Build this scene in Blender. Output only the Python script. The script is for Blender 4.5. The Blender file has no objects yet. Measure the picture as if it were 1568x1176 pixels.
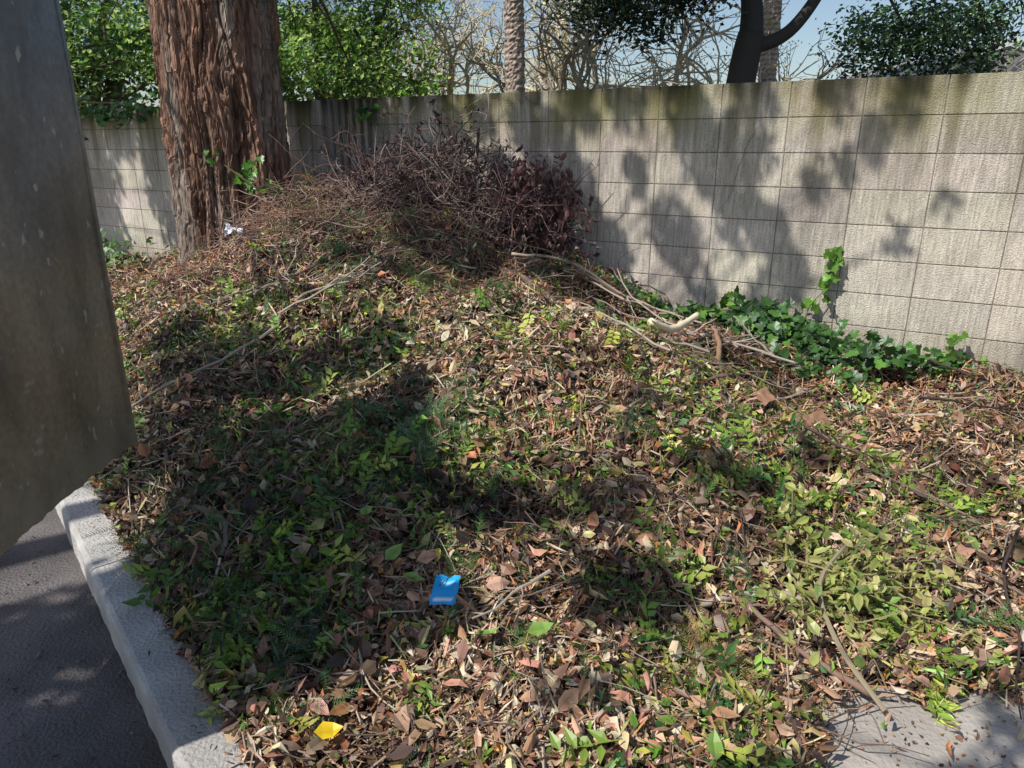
import bpy, math
import numpy as np
from mathutils import Vector
R = np.random.RandomState(7)
sc = bpy.context.scene

# ------------------------------------------------------------------ helpers
class MB:
    def __init__(s): s.v=[]; s.f3=[]; s.f4=[]; s.c=[]; s.n=0
    def add(s, v, f3=None, f4=None, c=(1,1,1)):
        v=np.asarray(v,float).reshape(-1,3)
        c=np.asarray(c,float)
        if c.ndim==1: c=np.tile(c,(len(v),1))
        if f3 is not None and len(f3): s.f3.append(np.asarray(f3,int).reshape(-1,3)+s.n)
        if f4 is not None and len(f4): s.f4.append(np.asarray(f4,int).reshape(-1,4)+s.n)
        s.v.append(v); s.c.append(c); s.n+=len(v)
    def build(s, name, mat, smooth=False):
        v=np.concatenate(s.v); c=np.concatenate(s.c)
        f3=np.concatenate(s.f3) if s.f3 else np.zeros((0,3),int)
        f4=np.concatenate(s.f4) if s.f4 else np.zeros((0,4),int)
        me=bpy.data.meshes.new(name)
        me.vertices.add(len(v)); me.vertices.foreach_set("co", v.astype(np.float32).ravel())
        loops=np.concatenate([f3.ravel(),f4.ravel()]).astype(np.int32)
        me.loops.add(len(loops)); me.loops.foreach_set("vertex_index", loops)
        st=np.concatenate([np.arange(len(f3))*3, len(f3)*3+np.arange(len(f4))*4]).astype(np.int32)
        me.polygons.add(len(st)); me.polygons.foreach_set("loop_start", st)
        me.update(calc_edges=True)
        a=me.attributes.new("Col","FLOAT_COLOR","POINT")
        rgba=np.ones((len(v),4),np.float32); rgba[:,:3]=np.clip(c,0,1)
        a.data.foreach_set("color", rgba.ravel())
        me.polygons.foreach_set("use_smooth", np.full(len(st),bool(smooth)))
        me.materials.append(mat)
        ob=bpy.data.objects.new(name,me); sc.collection.objects.link(ob)
        return ob

def group(name, obs):
    e=bpy.data.objects.new(name,None); sc.collection.objects.link(e)
    for o in obs: o.parent=e
    return e

def norm(a): return a/np.maximum(np.linalg.norm(a,axis=-1,keepdims=True),1e-9)

def frames(n, ang):
    n=norm(n); ref=np.where(np.abs(n[:,2:3])<.95,[[0,0,1.]],[[1.,0,0]])
    a=norm(np.cross(ref,n)); b=np.cross(n,a)
    x=a*np.cos(ang)[:,None]+b*np.sin(ang)[:,None]; y=np.cross(n,x)
    return np.stack([x,y,n],axis=2)

def inst(mb, T, pos, Fm, scl, col, tv=None):
    tvv,t3,t4=T; M=len(pos); n=len(tvv)
    if M==0: return
    scl=np.asarray(scl,float)
    if scl.ndim==1: scl=np.repeat(scl[:,None],3,1)
    lv=tvv[None]*scl[:,None,:]
    V=np.einsum('mij,mnj->mni',Fm,lv)+pos[:,None,:]
    off=(np.arange(M)*n)[:,None,None]
    C=np.repeat(col[:,None,:],n,1)
    if tv is not None: C=C*tv[None,:,None]
    f3=(t3[None]+off).reshape(-1,3) if t3 is not None else None
    f4=(t4[None]+off).reshape(-1,4) if t4 is not None else None
    mb.add(V.reshape(-1,3),f3,f4,C.reshape(-1,3))

def leafT(w1=.22,w2=.2,bend=.12,fold=.06,p1=.3,p2=.7,b3=-.1):
    v=np.array([[0,0,0],[p1,w1,fold+bend*.6],[p1,0,bend*.6],[p1,-w1,fold+bend*.5],[p2,w2,fold+bend],[p2,0,bend],[p2,-w2,fold+bend*.8],[1,0,b3]],float)
    v[:,0]-=.5
    t3=np.array([[0,2,1],[0,3,2],[4,5,7],[5,6,7]]); t4=np.array([[1,2,5,4],[2,3,6,5]])
    return v,t3,t4
LEAFS=[leafT(),leafT(.26,.2,.25,-.08,.35,.72,-.02),leafT(.27,.22,-.12,.1,.3,.65,.1),leafT(.13,.1,.25,.05),leafT(.26,.12,.05,-.15,.35,.7,.2),leafT(.1,.11,-.2,.08,.3,.7,.25),leafT(.2,.12,.3,.2,.25,.6,-.25)]
TVL=np.array([.75,1.08,.8,1.08,1.1,.8,1.1,.9])
DIAM=(np.array([[-.5,0,0],[0,-.27,.06],[.5,0,-.05],[0,.27,.06]]),np.array([[0,1,2],[0,2,3]]),None)
NEED=(np.array([[-.5,-.03,0],[0,-.035,.06],[.5,0,0],[0,.035,.06],[-.5,.03,0]]),np.array([[0,1,3],[0,3,4],[1,2,3]]),None)
def ivyT():
    p=[(0.0,0.0),(-.12,-.3),(.18,-.5),(.36,-.3),(.6,-.34),(.68,-.15),(1.0,0),(.68,.15),(.6,.34),(.36,.3),(.18,.5),(-.12,.3)]
    v=[(.3,0,-.04)]+[(x,y,.05*abs(y)*2-.08*(x-.3)**2) for x,y in p]
    n=len(p); t=[[0,1+i,1+(i+1)%n] for i in range(n)]
    return np.array(v,float),np.array(t),None
IVY=ivyT()
def sprigT(n=13):
    v=[];t=[]
    for i in range(n):
        x=i/n; L=.20*(1-.65*abs(x-.4))*(1.1-x*.4)*R.uniform(.7,1.2)
        for s in (-1,1):
            b=len(v); z=-.12*x*x; k=13/n
            v+= [[x-.010*k,0,z],[x+.022*k,0,z],[x+.10+L*.45+R.normal(0,.01),s*L*R.uniform(.8,1.1),z+R.normal(.02,.03)]]
            t.append([b,b+1,b+2] if s<0 else [b+1,b,b+2])
    b=len(v); v+=[[-.2,-.008,0],[-.2,.008,0],[1,.0,-.12]]; t.append([b,b+2,b+1])
    return np.array(v,float),np.array(t),None
SPRIG=sprigT()
def frondT():
    S,t,_=sprigT(9); V=[];F=[];b=0
    for i in range(6):
        x=.08+i*.14+R.normal(0,.02)
        for s in (-1,1):
            a=s*math.radians(R.uniform(28,52)); L=.46*(1-.7*abs(x-.3))*R.uniform(.65,1.1); q=S*[L,L*.9,L]
            ca,sa=math.cos(a),math.sin(a)
            w=np.stack([x+q[:,0]*ca-q[:,1]*sa,q[:,0]*sa+q[:,1]*ca,q[:,2]-.18*x*x-R.uniform(-.3,.25)*np.abs(q[:,0]*sa)],-1)
            V.append(w);F.append(t+b);b+=len(w)
    q=S*[.3,.3,.3]+[.85,0,-.13]; V.append(q);F.append(t+b);b+=len(q)
    V.append(np.array([[-.15,-.008,0],[-.15,.008,0],[.9,0,-.14]]));F.append(np.array([[b,b+2,b+1]]))
    V=np.concatenate(V); V[:,0]-=.4
    return V,np.concatenate(F),None
FRONDS=[frondT() for _ in range(4)]
def sproutT():
    V=[];F3=[];b=0
    lv=np.array([[0,0,0],[.35,-.24,.05],[.35,0,0],[.35,.24,.05],[1,0,-.08]]); lt=np.array([[0,1,2],[0,2,3],[1,4,2],[2,4,3]])
    n=R.randint(6,10)
    for i in range(n):
        x=.1+.85*i/n; a=R.uniform(35,75)*(1 if i%2 else -1)*math.pi/180; L=R.uniform(.28,.42); q=lv*L; tl=R.uniform(-.2,.7)
        q=np.stack([q[:,0],q[:,1],q[:,2]+q[:,0]*tl],-1); ca,sa=math.cos(a),math.sin(a)
        V.append(np.stack([x+q[:,0]*ca-q[:,1]*sa,q[:,0]*sa+q[:,1]*ca,q[:,2]+.25*x*x],-1)); F3.append(lt+b); b+=5
    V.append(np.array([[-.1,-.012,0],[-.1,.012,0],[1,0,.25]])); F3.append(np.array([[b,b+1,b+2]]))
    V=np.concatenate(V); V[:,0]-=.4; return V,np.concatenate(F3),None
SPROUTS=[sproutT() for _ in range(5)]

def tube(mb, pts, rad, col, sides=5, cap=True):
    pts=np.asarray(pts,float); k=len(pts); rad=np.atleast_1d(np.asarray(rad,float))
    if len(rad)!=k: rad=np.interp(np.linspace(0,1,k),np.linspace(0,1,len(rad)),rad) if len(rad)>1 else np.full(k,rad[0])
    d=np.gradient(pts,axis=0); d=norm(d)
    ref=np.array([0,0,1.]) if abs(d[:,2]).mean()<.8 else np.array([1.,0.1,0])
    a=norm(np.cross(d,ref)); b=np.cross(d,a)
    th=np.arange(sides)*2*math.pi/sides
    V=pts[:,None]+rad[:,None,None]*(a[:,None]*np.cos(th)[None,:,None]+b[:,None]*np.sin(th)[None,:,None])
    i=np.arange(k-1)[:,None]*sides; j=np.arange(sides)[None]; j2=(j+1)%sides
    f=np.stack([i+j,i+j2,i+sides+j2,i+sides+j],-1).reshape(-1,4)
    c=np.asarray(col,float)
    f3=None
    if cap:
        f3=[[0,s+1,s] for s in range(1,sides-1)]+[[(k-1)*sides,(k-1)*sides+s,(k-1)*sides+s+1] for s in range(1,sides-1)]
    mb.add(V.reshape(-1,3),f3,f,c)

def walk(p,d,L,n=7,wig=.25,grav=0.):
    pts=[np.array(p,float)]; d=norm(np.array(d,float))
    for i in range(n):
        d=norm(d+R.normal(0,wig,3)+np.array([0,0,grav])); pts.append(pts[-1]+d*L/n)
    return np.array(pts)
def smooth(pts,k=5):
    pts=np.array(pts,float); out=[]
    n=len(pts)
    for i in range(n-1):
        p0=pts[max(i-1,0)];p1=pts[i];p2=pts[i+1];p3=pts[min(i+2,n-1)]
        for t in np.linspace(0,1,k,endpoint=False):
            out.append(.5*((2*p1)+(-p0+p2)*t+(2*p0-5*p1+4*p2-p3)*t*t+(-p0+3*p1-3*p2+p3)*t**3))
    out.append(pts[-1]); return np.array(out)

TB=R.rand(256,256)
def vn(x,y,seed=0,px=256):
    x=np.asarray(x,float)+seed*17.3*(px==256); y=np.asarray(y,float)+seed*31.7
    xi=np.floor(x).astype(int); yi=np.floor(y).astype(int); fx=x-xi; fy=y-yi
    fx=fx*fx*(3-2*fx); fy=fy*fy*(3-2*fy)
    g=lambda a,b: TB[(a%px+seed*7)%256,b%256]
    return (g(xi,yi)*(1-fx)+g(xi+1,yi)*fx)*(1-fy)+(g(xi,yi+1)*(1-fx)+g(xi+1,yi+1)*fx)*fy
def fbm(x,y,seed=0,o=4):
    s=0;a=.5
    for i in range(o): s=s+a*vn(x*2**i,y*2**i,seed+i); a*=.5
    return s/(1-.5**o)

def box(mb,lo,hi,col=(1,1,1)):
    x0,y0,z0=lo;x1,y1,z1=hi
    v=[[x0,y0,z0],[x1,y0,z0],[x1,y1,z0],[x0,y1,z0],[x0,y0,z1],[x1,y0,z1],[x1,y1,z1],[x0,y1,z1]]
    f=[[0,3,2,1],[4,5,6,7],[0,1,5,4],[1,2,6,5],[2,3,7,6],[3,0,4,7]]
    mb.add(v,None,f,col)

# ------------------------------------------------------------------ materials
def mat(name, rough=.7, colattr=True, base=(.5,.5,.5), noise=None, bump=(0,0,0), trans=0, spec=.3, metal=0, mapscale=None, c2=None):
    m=bpy.data.materials.new(name); m.use_nodes=True; nt=m.node_tree; N=nt.nodes; L=nt.links
    bs=N["Principled BSDF"]; out=N["Material Output"]
    bs.inputs["Roughness"].default_value=rough; bs.inputs["Metallic"].default_value=metal
    bs.inputs["Specular IOR Level"].default_value=spec
    if colattr:
        at=N.new("ShaderNodeAttribute"); at.attribute_name="Col"; src=at.outputs["Color"]
    else:
        rg=N.new("ShaderNodeRGB"); rg.outputs[0].default_value=(*base,1); src=rg.outputs[0]
    cs=src
    if noise or bump[0] or c2:
        tc=N.new("ShaderNodeTexCoord"); mp=N.new("ShaderNodeMapping"); L.new(tc.outputs["Object"],mp.inputs[0])
        if mapscale: mp.inputs["Scale"].default_value=mapscale
    if noise:
        no=N.new("ShaderNodeTexNoise"); no.inputs["Scale"].default_value=noise[0]; no.inputs["Detail"].default_value=3
        L.new(mp.outputs[0],no.inputs["Vector"])
        mr=N.new("ShaderNodeMapRange"); mr.inputs["From Min"].default_value=.3; mr.inputs["From Max"].default_value=.7
        mr.inputs["To Min"].default_value=1-noise[1]; mr.inputs["To Max"].default_value=1+noise[1]
        L.new(no.outputs["Fac"],mr.inputs["Value"])
        vm=N.new("ShaderNodeVectorMath"); vm.operation='SCALE'; L.new(src,vm.inputs[0]); L.new(mr.outputs[0],vm.inputs["Scale"])
        cs=vm.outputs[0]
    if c2:
        n2=N.new("ShaderNodeTexNoise"); n2.inputs["Scale"].default_value=noise[0]*.35; n2.inputs["Detail"].default_value=3
        L.new(mp.outputs[0],n2.inputs["Vector"])
        r2=N.new("ShaderNodeMapRange"); r2.inputs["From Min"].default_value=.45; r2.inputs["From Max"].default_value=.65
        L.new(n2.outputs["Fac"],r2.inputs["Value"])
        mx=N.new("ShaderNodeMix"); mx.data_type='RGBA'; L.new(r2.outputs[0],mx.inputs[0]); L.new(cs,mx.inputs[6]); mx.inputs[7].default_value=(*c2,1)
        cs=mx.outputs[2]
    L.new(cs,bs.inputs["Base Color"])
    if bump[0]:
        nb=N.new("ShaderNodeTexNoise"); nb.inputs["Scale"].default_value=bump[0]; nb.inputs["Detail"].default_value=3
        L.new(mp.outputs[0],nb.inputs["Vector"])
        bp=N.new("ShaderNodeBump"); bp.inputs["Strength"].default_value=bump[1]; bp.inputs["Distance"].default_value=bump[2] if len(bump)>2 else .02
        L.new(nb.outputs["Fac"],bp.inputs["Height"]); L.new(bp.outputs[0],bs.inputs["Normal"])
    if trans:
        tr=N.new("ShaderNodeBsdfTranslucent"); L.new(cs,tr.inputs[0]); ms=N.new("ShaderNodeMixShader"); ms.inputs[0].default_value=trans
        L.new(bs.outputs[0],ms.inputs[1]); L.new(tr.outputs[0],ms.inputs[2]); L.new(ms.outputs[0],out.inputs[0])
    return m

M_leaf=mat("dead_leaf",.45,spec=.45)
M_green=mat("green_leaf",.4,trans=.2,spec=.45)
M_fol=mat("foliage",.5,trans=.35,spec=.35)
M_dfol=mat("dark_foliage",.4,spec=.5)
M_soil=mat("soil",.9,False,(.03,.02,.015),(12,.5),c2=(.06,.036,.024))
M_twig=mat("twig_bark",.75)
M_bark=mat("redwood_bark",.9,noise=(9,.4),bump=(30,1,.03),mapscale=(3,3,.22))
M_conc=mat("slab_concrete",.85,False,(.46,.42,.375),(2.2,.25),(70,.35),c2=(.32,.285,.25))
M_asph=mat("pavement_surface",.7,False,(.125,.11,.108),(4,.35),(90,.6),c2=(.06,.05,.05))
M_kerb=mat("kerb_concrete",.85,False,(.50,.475,.45),(5,.3),(90,.5),c2=(.35,.33,.305))
M_ground=mat("ground_dirt",.95,False,(.10,.09,.05),(.8,.4),c2=(.06,.09,.03))
M_plain=mat("painted",.5)

def nodes_for(name,rough,metal=0):
    m=bpy.data.materials.new(name); m.use_nodes=True; nt=m.node_tree; N=nt.nodes; L=nt.links
    bs=N["Principled BSDF"]; bs.inputs["Roughness"].default_value=rough; bs.inputs["Metallic"].default_value=metal
    tc=N.new("ShaderNodeTexCoord")
    def nz(ms,scale,det=3):
        mp=N.new("ShaderNodeMapping"); mp.inputs["Scale"].default_value=ms; L.new(tc.outputs["Object"],mp.inputs[0])
        n=N.new("ShaderNodeTexNoise"); n.inputs["Scale"].default_value=scale; n.inputs["Detail"].default_value=det; L.new(mp.outputs[0],n.inputs["Vector"]); return n.outputs["Fac"]
    def mr(s,a,b,c,d):
        r=N.new("ShaderNodeMapRange"); r.inputs["From Min"].default_value=a; r.inputs["From Max"].default_value=b; r.inputs["To Min"].default_value=c; r.inputs["To Max"].default_value=d; L.new(s,r.inputs["Value"]); return r.outputs[0]
    def mul(a,b,op='MULTIPLY'):
        x=N.new("ShaderNodeMath"); x.operation=op
        for i,q in enumerate((a,b)):
            if isinstance(q,(int,float)): x.inputs[i].default_value=q
            else: L.new(q,x.inputs[i])
        return x.outputs[0]
    def mix(f,a,b):
        mx=N.new("ShaderNodeMix"); mx.data_type='RGBA'
        L.new(f,mx.inputs[0])
        for i,q in ((6,a),(7,b)):
            if isinstance(q,tuple): mx.inputs[i].default_value=(*q,1)
            else: L.new(q,mx.inputs[i])
        return mx.outputs[2]
    def scale(c,k):
        vm=N.new("ShaderNodeVectorMath"); vm.operation='SCALE'; L.new(c,vm.inputs[0]); L.new(k,vm.inputs["Scale"]); return vm.outputs[0]
    def bump(h,st,di):
        bp=N.new("ShaderNodeBump"); bp.inputs["Strength"].default_value=st; bp.inputs["Distance"].default_value=di; L.new(h,bp.inputs["Height"]); L.new(bp.outputs[0],bs.inputs["Normal"])
    sx=N.new("ShaderNodeSeparateXYZ"); L.new(tc.outputs["Object"],sx.inputs[0])
    at=N.new("ShaderNodeAttribute"); at.attribute_name="Col"
    return m,bs,L,nz,mr,mul,mix,scale,bump,sx.outputs,at.outputs["Color"]
def wallmat():
    m,bs,L,nz,mr,mul,mix,scale,bump,XYZ,col=nodes_for("concrete_block",.92); bs.inputs["Specular IOR Level"].default_value=.1
    fine=nz((1,1,.10),70,2); grit=nz((1,1,1),150,2); big=nz((1,1,.8),2,4)
    k=mul(mr(big,.3,.7,.74,1.14),mr(fine,.3,.7,.76,1.16)); k=mul(k,mr(grit,.3,.7,.76,1.2))
    c=scale(col,k)
    st=nz((1,1,.08),9,4); wide=nz((1,1,.35),3,3)
    f=mul(mr(st,.42,.62,0,1),mr(XYZ["Z"],.95,1.84,0,.85))
    c=mix(f,c,(.13,.11,.065))
    f2=mul(mr(wide,.34,.58,0,1),mr(XYZ["Z"],1.46,1.78,0,.85))
    c=mix(f2,c,(.21,.19,.06))
    f3=mul(mr(st,.38,.58,.1,1),mr(XYZ["Z"],1.73,1.86,0,.95))
    c=mix(f3,c,(.05,.045,.03))
    f4=mul(mr(wide,.4,.6,0,.7),mr(XYZ["Z"],.55,.2,0,1))
    c=mix(f4,c,(.26,.20,.13))
    L.new(c,bs.inputs["Base Color"]); bump(mul(fine,grit,'ADD'),.8,.010)
    return m
M_wall=wallmat()
def gatemat():
    m,bs,L,nz,mr,mul,mix,scale,bump,XYZ,col=nodes_for("weathered_steel",.6,.0)
    zf=mul(mul(XYZ["Z"],.8),mul(nz((1,1,1),2.5),.9),'ADD')
    c=mix(mr(zf,1.15,1.9,0,1),(.255,.195,.125),(.17,.185,.205))
    c=scale(c,mr(nz((1,1,.5),4),.3,.7,.62,1.25)); c=scale(c,mr(nz((1,1,1),45),.3,.7,.82,1.16))
    c=mix(mr(nz((1,1,.3),6,4),.54,.70,0,.55),c,(.085,.065,.05))
    c=mix(mr(nz((1,1.7,.8),16,4),.655,.69,0,.6),c,(.50,.47,.43))
    c=mix(mr(nz((1,.5,1.0),10,5),.67,.71,0,.5),c,(.48,.45,.40))
    c=mix(mul(mr(nz((1,1,1),9,4),.4,.6,.2,1),mr(XYZ["Z"],.6,.41,0,.8)),c,(.32,.26,.18))
    L.new(c,bs.inputs["Base Color"]); bump(nz((1,1,1),5),.5,.03)
    return m
M_gate=gatemat()

# ------------------------------------------------------------------ geometry of the place
WD=np.array([-.865,.502]); WN=np.array([.502,.865]); W0=np.array([2.7,4.0])
def wallP(t,z,out=0.):
    return np.array([W0[0]+WD[0]*t-WN[0]*out, W0[1]+WD[1]*t-WN[1]*out, z])
def kf(x,y): return (x+.594)*.776+(y-1.327)*.63
def wf(x,y): return 4.815-(x*WN[0]+y*WN[1])
CP=np.array([(-.6,1.35,.09),(0,1.3,.06),(.5,1.3,.03),(.85,1.42,-.03),(1.4,1.5,-.04),(1.2,1.2,-.06),(2.2,1.6,-.02),(2.6,2.2,.06),(1.95,2.4,.11),(.95,1.85,.07),(1.4,1.9,.05),
 (0,2,.16),(.8,2.2,.13),(-.8,2.1,.17),(-1.3,2.4,.14),(-1.6,3,.24),(0,2.5,.22),(.1,3.05,.48),(.7,3.0,.36),(1.1,3,.22),(1.8,3,.16),(2.6,3.4,.16),(3.4,3.3,.15),(-1,3,.33),(-1.8,3.6,.42),
 (0,4,.62),(1,4,.34),(1.8,4,.2),(2.7,3.9,.2),(-1,4,.70),(-2,4.4,.57),(-3,4.5,.25),(.3,4.9,.72),(1,4.8,.38),(-.7,5,.94),(-1.4,5.25,1.08),(-2.3,5.3,.58),(-3.2,5.8,.33),
 (-3.9,7.5,.33),(-2.8,6.8,.4),(-1.3,6.1,1.05),(-.6,5.8,1.0),(.3,5.3,.78),(.7,5.2,.52),(1.5,4.7,.27),(-5.5,7.5,.2),(-6,9,.2),(-1.7,5.7,1.08),(.45,1.0,.0),(-.3,1.0,.05),(.4,3.6,.56)])
def hbase(x,y):
    x=np.asarray(x,float); y=np.asarray(y,float)
    num=0;den=0
    for a,b,c in CP:
        w=np.exp(-((x-a)**2+(y-b)**2)/(2*.32**2))+1e-3/(.3+(x-a)**2+(y-b)**2)**2
        num=num+w*c; den=den+w
    return num/den
def H(x,y):
    h=hbase(x,y)
    a=np.clip(h*4+.1,0,1)
    h=h+(fbm(x*1.6,y*1.6,3)-.5)*.26*a+(fbm(x*4.2,y*4.2,9)-.5)*.24*np.clip(h*6+.1,0,1)
    k=kf(x,y); return np.minimum(h,.10+np.maximum(k,0)*.55)
def Hn(x,y):
    e=.03; return norm(np.stack([-(H(x+e,y)-H(x-e,y))/(2*e),-(H(x,y+e)-H(x,y-e))/(2*e),np.ones_like(x)],-1))
def slab(x,y):
    n=(fbm(x*5,y*5,40)-.5)*.35
    a=np.clip((x-(.75+(y-1.42)*.85)+n)/.06,0,1); b=np.clip((1.73+n-y)/.06,0,1)
    return a*b

mb=MB(); mb.add([[-400,-400,-.04],[400,-400,-.04],[400,400,-.04],[-400,400,-.04]],None,[[0,1,2,3]]); mb.build("ground",M_ground)
mb=MB(); mb.add([[-9,-7,0],[-.3,-7,0],[-.3,1.2,0],[-2.2,3.3,0],[-4.4,6,0],[-9,6,0]],[[0,1,2],[0,2,3],[0,3,4],[0,4,5]]); mb.build("pavement",M_asph)
mb=MB(); mb.add([[-.3,-7,.004],[5,-7,.004],[5,2.4,.004],[-.3,2.4,.004]],None,[[0,1,2,3]]); mb.build("concrete_slab",M_conc)

xs=np.arange(-6.4,4.4,.04); ys=np.arange(.7,9.6,.04); X,Y=np.meshgrid(xs,ys,indexing='ij')
Z=H(X,Y)-.08*slab(X,Y); Z=np.where((kf(X,Y)>-.09)&(wf(X,Y)>-.1),Z,-.25)
nx,ny=X.shape; idx=np.arange(nx*ny).reshape(nx,ny)
f=np.stack([idx[:-1,:-1],idx[1:,:-1],idx[1:,1:],idx[:-1,1:]],-1).reshape(-1,4)
zf=Z.ravel()[f].max(1)>-.2; mb=MB(); mb.add(np.stack([X,Y,Z],-1).reshape(-1,3),None,f[zf]); soil=mb.build("soil_mound",M_soil,True)

mb=MB()
kd=np.array([-.63,.776]); kn=np.array([-.776,-.63]); k0=np.array([-.594,1.327])
def kerbseg(s0,s1):
    prof=[(0,-.1),(0,.112),(.008,.12),(.138,.12),(.148,.115),(.154,.104),(.158,-.1)]
    ss=np.linspace(s0,s1,40); V=[]
    for s in ss:
        for i,(w,z) in enumerate(prof):
            j=(vn(s*22,i*.7,5)-.5)*.006
            p=k0+kd*s+kn*(w+j*(i>2)); V.append([p[0],p[1],z+(j*.5 if z>.1 else 0)])
    n=len(prof); F=[]
    for a in range(len(ss)-1):
        for b in range(n-1): F.append([a*n+b,a*n+b+1,(a+1)*n+b+1,(a+1)*n+b])
    e=(len(ss)-1)*n
    mb.add(V,[[0,i+1,i] for i in range(1,n-1)]+[[e,e+i,e+i+1] for i in range(1,n-1)],F)
for a,b in ((-2.5,-1.2),(-1.194,.02),(.026,1.16),(1.166,2.5),(2.506,3.8)): kerbseg(a,b)
kerb=mb.build("concrete_kerb",M_kerb)

mb=MB(); bh=.203; bw=.406; g=.003
def wbox(t0,t1,z0,z1,o0,o1,col,ch=.002):
    def ring(o,i): return [wallP(t0+i,z0+i,o),wallP(t1-i,z0+i,o),wallP(t1-i,z1-i,o),wallP(t0+i,z1-i,o)]
    v=ring(o0,0)+ring(o1-ch,0)+ring(o1,ch)
    f=[[0,1,2,3],[8,11,10,9]]+[[a+i,a+4+i,a+4+(i+1)%4,a+(i+1)%4] for a in (0,4) for i in range(4)]
    mb.add(v,None,f,col)
for k in range(-14,26):
    t0=.39+bw*k
    for i in range(10):
        z1=1.86-bh*i; j=R.normal(0,.0008); v=1+R.normal(0,.055)
        c=np.array([.62,.55,.465])*v*(1+R.normal(0,.015,3))
        if z1<.2: continue
        wbox(t0+g,t0+bw-g,z1-bh+(g if i<9 else 0),z1-(g if i else 0),-.2,0.0+j,c)
wbox(-5.29,10.9,-.1,1.84,-.19,-.004,(.30,.26,.22))
blocks=mb.build("blocks",M_wall)
mb=MB()
for q in range(6):
    t=4.46+q*.078
    wbox(t,t+.03,.5,1.858,-.001,.045,(.42,.38,.35),.006)
ribs=mb.build("fluted_ribs",M_wall)
mb=MB()
def crack(pts):
    P=[]; 
    for a,b in zip(pts[:-1],pts[1:]):
        for s in np.linspace(0,1,6,endpoint=False): P.append((a[0]+(b[0]-a[0])*s+R.normal(0,.008),a[1]+(b[1]-a[1])*s))
    P.append(pts[-1]); V=[]
    for i,(t,z) in enumerate(P):
        w=.0016*(1-abs(i/len(P)-.4)); V+= [wallP(t-w,z,.0035),wallP(t+w,z,.0035)]
    mb.add(V,None,[[2*i,2*i+1,2*i+3,2*i+2] for i in range(len(P)-1)],(.12,.10,.085))
crack([(1.36,1.62),(1.45,1.45),(1.5,1.22),(1.56,1.0)]); crack([(2.62,1.4),(2.7,1.22),(2.85,1.05)])
cr=mb.build("cracks",M_plain)
group("concrete_block_wall",[blocks,ribs,cr])

mb=MB()
gx=-1.46
ysg=np.linspace(1.06,2.57,60); zsg=np.linspace(.40,1.99,60)
YY,ZZ=np.meshgrid(ysg,zsg,indexing='ij')
for s,xo in ((1,0),(-1,-.035)):
    zz=ZZ+np.where(ZZ<.401,(vn(YY*30,YY*0,3)-.5)*.02,0)
    XX=gx+xo+(fbm(YY*2.2,ZZ*2.2,12)-.5)*.03
    idx=np.arange(3600).reshape(60,60); f=np.stack([idx[:-1,:-1],idx[1:,:-1],idx[1:,1:],idx[:-1,1:]],-1).reshape(-1,4)
    mb.add(np.stack([XX,YY,zz],-1).reshape(-1,3),None,f)
panel=mb.build("panel",M_gate,True)
mb=MB(); box(mb,(gx-.06,2.562,.395),(gx+.006,2.578,1.99)); box(mb,(gx-.06,1.06,.398),(gx-.014,2.56,.416)); box(mb,(gx-.06,1.04,1.985),(gx+.01,2.577,2.0)); frame=mb.build("edge_frame",M_gate)
mb=MB(); tube(mb,[[gx-.02,1.0,0],[gx-.02,1.0,2.1]],.045,(.1,.1,.1),12)
for z in (.6,1.8): tube(mb,[[gx-.02,1.045,z-.05],[gx-.02,1.045,z+.05]],.02,(.1,.1,.1),8)
post=mb.build("hinge_post",M_gate,True)
group("metal_gate",[panel,frame,post])

# ------------------------------------------------------------------ redwood tree
def bark_trunk(mb,c,r0,z0,z1):
    A=560; zs=np.concatenate([np.arange(z0,2.8,.011),np.arange(2.8,z1,.25)])
    th=np.arange(A)/A
    T,Zz=np.meshgrid(th,zs,indexing='ij')
    K=34
    wx=T*K+ (vn(T*6,Zz*.9,4,6)-.5)*3.0+(vn(T*17,Zz*3,14,17)-.5)*.7
    n1=vn(wx,Zz*1.3+vn(T*K,Zz*2,8,K)*.8,1,K); rid=1-np.abs(2*n1-1)
    n2=vn(T*96+(vn(T*13,Zz*2.5,3,13)-.5)*5,Zz*4.5,2,96); r2=1-np.abs(2*n2-1)
    n3=vn(T*250,Zz*26,6,250)
    cut=vn(T*46+(vn(T*46,Zz*1.5,9,46)-.5)*2,Zz*4,11,46)
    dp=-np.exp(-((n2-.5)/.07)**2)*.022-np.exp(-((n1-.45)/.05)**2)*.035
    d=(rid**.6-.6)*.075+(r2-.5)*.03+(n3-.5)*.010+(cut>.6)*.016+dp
    fl=r0*(1+.10*np.exp(-(Zz-.35)/.3))*(1-.012*(Zz-.5))*(1+.05*np.cos(T*2*math.pi*3+1)*np.exp(-(Zz-.3)/.8)+.03*np.cos(T*4*math.pi))
    rr=fl+d-.015
    V=np.stack([c[0]+rr*np.cos(T*2*math.pi),c[1]+rr*np.sin(T*2*math.pi),Zz],-1)
    nz=len(zs); i=np.arange(A)[:,None]; j=np.arange(nz-1)[None]
    f=np.stack([i*nz+j,((i+1)%A)*nz+j,((i+1)%A)*nz+j+1,i*nz+j+1],-1).reshape(-1,4)
    u=np.clip((d+.05)/.11,0,1)[...,None]  # crevice shade painted into the bark colour: deeper is darker
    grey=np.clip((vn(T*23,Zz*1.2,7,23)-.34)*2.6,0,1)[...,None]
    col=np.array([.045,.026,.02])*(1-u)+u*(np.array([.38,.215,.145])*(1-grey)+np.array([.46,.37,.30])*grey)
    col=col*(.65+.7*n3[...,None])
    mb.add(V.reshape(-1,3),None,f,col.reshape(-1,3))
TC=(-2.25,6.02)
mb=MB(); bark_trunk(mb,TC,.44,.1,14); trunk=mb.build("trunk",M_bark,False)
mbt=MB(); mbf=MB()
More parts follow.
